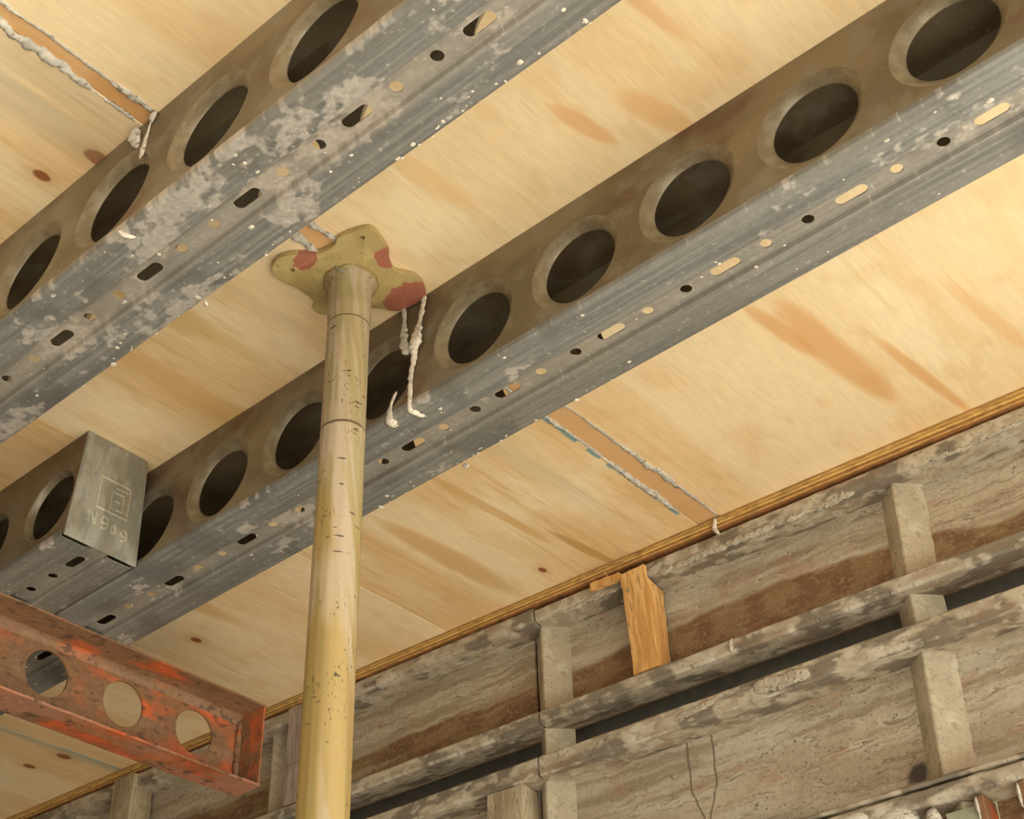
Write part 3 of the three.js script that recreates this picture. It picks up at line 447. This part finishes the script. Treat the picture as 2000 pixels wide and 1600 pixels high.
// plywood packers between ceiling and panels
function packer(label, s0, s1, h0, h1, seed) {
  const t = new THREE.Group(); const y1 = 1.3494; const n = 40, g = new THREE.BoxGeometry(s1 - s0, 1, 0.05, n, 6, 1); g.translate((s0 + s1) / 2, 0, 0.024);
  warp(g, (s, y, o) => { const k = (s - s0) / (s1 - s0), h = h0 + (h1 - h0) * k, v = y + 0.5; return [s, y1 - h * (1 - v), o + (o < 0.01 ? 0.0012 * (fbm(s * 30, v * 5, seed, 3) - 0.5) + 0.0025 * Math.abs(v - 0.55) : 0)]; });
  setUV(g, (s, y, o) => { const k = (s - s0) / (s1 - s0), h = h0 + (h1 - h0) * k; return [(s + 0.6) / 4.3, (y1 - y) / h * 0.98 + 0.01]; });
  const o = thing('plywood_packer', label, 'plywood strip', 'plywood packers on the formwork wall', WALL_TURN); mesh('board', plain(g), mPlyEdge, o); place(o, WALL_O);
}
packer('layered plywood packer edge along the ceiling, right of the joint', -0.45, 0.551, 0.0305, 0.0255, 3);
packer('layered plywood packer edge along the ceiling, left of the joint down to the corner', 0.557, 3.6, 0.0235, 0.024, 7);
{ const o = thing('mortar_lump', 'grey mortar run closing the joint between the two plywood packers', 'mortar', null, WALL_TURN); mesh('bead', bead([[0.553, 1.3485, -0.002], [0.554, 1.338, -0.003], [0.556, 1.326, -0.002], [0.552, 1.318, -0.001], [0.55, 1.312, 0.001]], 0.0042, 103, 0.4), mMortarPale, o); place(o, WALL_O); }

function timber(name, label, s0, s1, y0, y1, o0, o1, m, seed, group, wob = 0.003) {
  const t = thing(name, label, 'timber', group, WALL_TURN); const b = new THREE.BoxGeometry(s1 - s0, y1 - y0, o1 - o0, 5, 26, 4); b.translate((s0 + s1) / 2, (y0 + y1) / 2, (o0 + o1) / 2);
  const sm = (s0 + s1) / 2, om = (o0 + o1) / 2; const g = mergeVertices((b.deleteAttribute('uv'), b.deleteAttribute('normal'), b), 1e-5);
  warp(g, (s, y, o) => { const es = (s - sm) / (s1 - s0) * 2, eo = (o - om) / (o1 - o0) * 2, c = Math.abs(es) > 0.95 && Math.abs(eo) > 0.95 ? 0.965 : 1; const n = wob * (fbm(y * 30 + es, eo * 2 + 3, seed, 3) - 0.5); return [sm + (s - sm) * c + n * es, y + (Math.abs(y - y1) < 1e-4 ? 0.006 * (fbm(s * 90, o * 90, seed + 1, 2) - 0.6) : 0), om + (o - om) * c + n * eo]; });
  mesh('board', toCreasedNormals(setUV(plain(g), (s, y, o) => [(s - s0 + o - o0) * 5 + 0.1, (y - y0) * 2.6 + 0.1]), 0.35), m, t); return t;
}
{ const t = timber('timber_block', 'short fresh yellow timber block wedged upright on the formwork rail', 0.696, 0.748, 1.1182, 1.308, 0.001, 0.045, mTimber, 5, null, 0.0025);
  t.children[0].geometry = toCreasedNormals(warp(t.children[0].geometry, (a, y, o) => { const k = (y - 1.1182) / 0.1898, f = clamp((0.045 - o) / 0.044); const front = 0.001 - 0.016 * k * k, back = y > 1.284 ? -0.003 : 0.045; return [a, y, back + (front - back) * f]; }), 0.35);
  const nail = new THREE.CylinderGeometry(0.0022, 0.0022, 0.003, 10); nail.rotateX(Math.PI / 2); nail.translate(0.735, 1.272, -0.0105); mesh('nail_head', setUV(plain(nail), () => [0, 0]), mCap, t); place(t, WALL_O); }
{ const t = timber('timber_offcut', 'broken timber sliver above the yellow block', 0.749, 0.812, 1.3000, 1.3140, -0.014, -0.003, mTimber, 7, null, 0.006); mesh('splinter', bead([[0.772, 1.312, -0.012], [0.776, 1.322, -0.014], [0.786, 1.333, -0.014]], 0.0011, 3, 0.2), mTimber, t); place(t, WALL_O); }
place(timber('timber_post', 'flat pinkish board standing on the rail just left of the prop', 1.500, 1.570, 1.1182, 1.3235, -0.002, 0.020, mTimberPink, 9, 'boards leaning in the formwork', 0.002), WALL_O);
place(timber('timber_post', 'grey weathered timber post under the orange channel, bottom left', 2.030, 2.098, 1.1182, 1.320, -0.012, 0.045, mTimberGrey, 11, 'boards leaning in the formwork', 0.004), WALL_O);
place(timber('timber_post', 'grey rounded timber post under the lower rail, right of the prop at the bottom edge', 0.988, 1.066, 0.7985, 0.9955, 0.000, 0.05, mTimberGrey, 13, 'boards leaning in the formwork', 0.004), WALL_O);

// clumps of mortar, pins and a clip in the lowest joint
{ let k = 0; for (const [label, s, y, o, a, b, c] of [['largest smooth mortar clump under the lowest rail, bottom right corner', 0.352, 0.752, 0.012, 0.036, 0.024, 0.018], ['rough mortar clump left of the smooth one at the bottom edge', 0.412, 0.772, 0.002, 0.030, 0.010, 0.009], ['narrow upright mortar clump right of the smooth one, bottom right corner', 0.292, 0.742, 0.010, 0.010, 0.020, 0.010]]) { const o2 = thing('mortar_lump', label, 'mortar', 'mortar clumps in the lowest joint', WALL_TURN); mesh('clump', setUV(lump(s, y, o, a, b, c, 500 + k), (x, yy) => [x * 4, yy * 4]), mMortar, o2); place(o2, WALL_O); k++; }
  k = 0; for (const [label, s, y] of [['orange-edged wedge pin under the lowest rail, nearer the mortar clumps', 0.222, 0.738], ['orange-edged wedge pin under the lowest rail, nearest the right edge', 0.163, 0.742]]) { const o = thing('wedge_pin', label, 'pin', 'wedge pins in the lowest joint', WALL_TURN); mesh('pin', setUV(box(s - 0.0045, s + 0.0045, y - 0.019, y + 0.0195, 0.004, 0.05, 0.0015), (x, y, z) => [z * 2, y * 2]), mOrange, o); mesh('crust', setUV(lump(s + 0.006, y + 0.002, 0.010, 0.004, 0.018, 0.009, 600 + k), (x, y) => [x * 4, y * 4]), mMortar, o); place(o, WALL_O); k++; }
  const c = thing('clip_plate', 'pale grey-green flat clip plate between the mortar clumps and the wedge pins', 'clip', null, WALL_TURN); mesh('plate', setUV(box(0.232, 0.278, 0.728, 0.750, 0.016, 0.022, 0.001), (x, y) => [x * 3, y * 3]), std({ map: capTex, color: new THREE.Color(1.1, 1.25, 1.15), roughness: 0.5 }), c); place(c, WALL_O); }

// ---------------------------------------------------------------- finish
scene.traverse((o) => { if (o.isMesh) { o.castShadow = true; o.receiveShadow = true; } if (o.isDirectionalLight) o.castShadow = true; });
renderer.render(scene, camera);
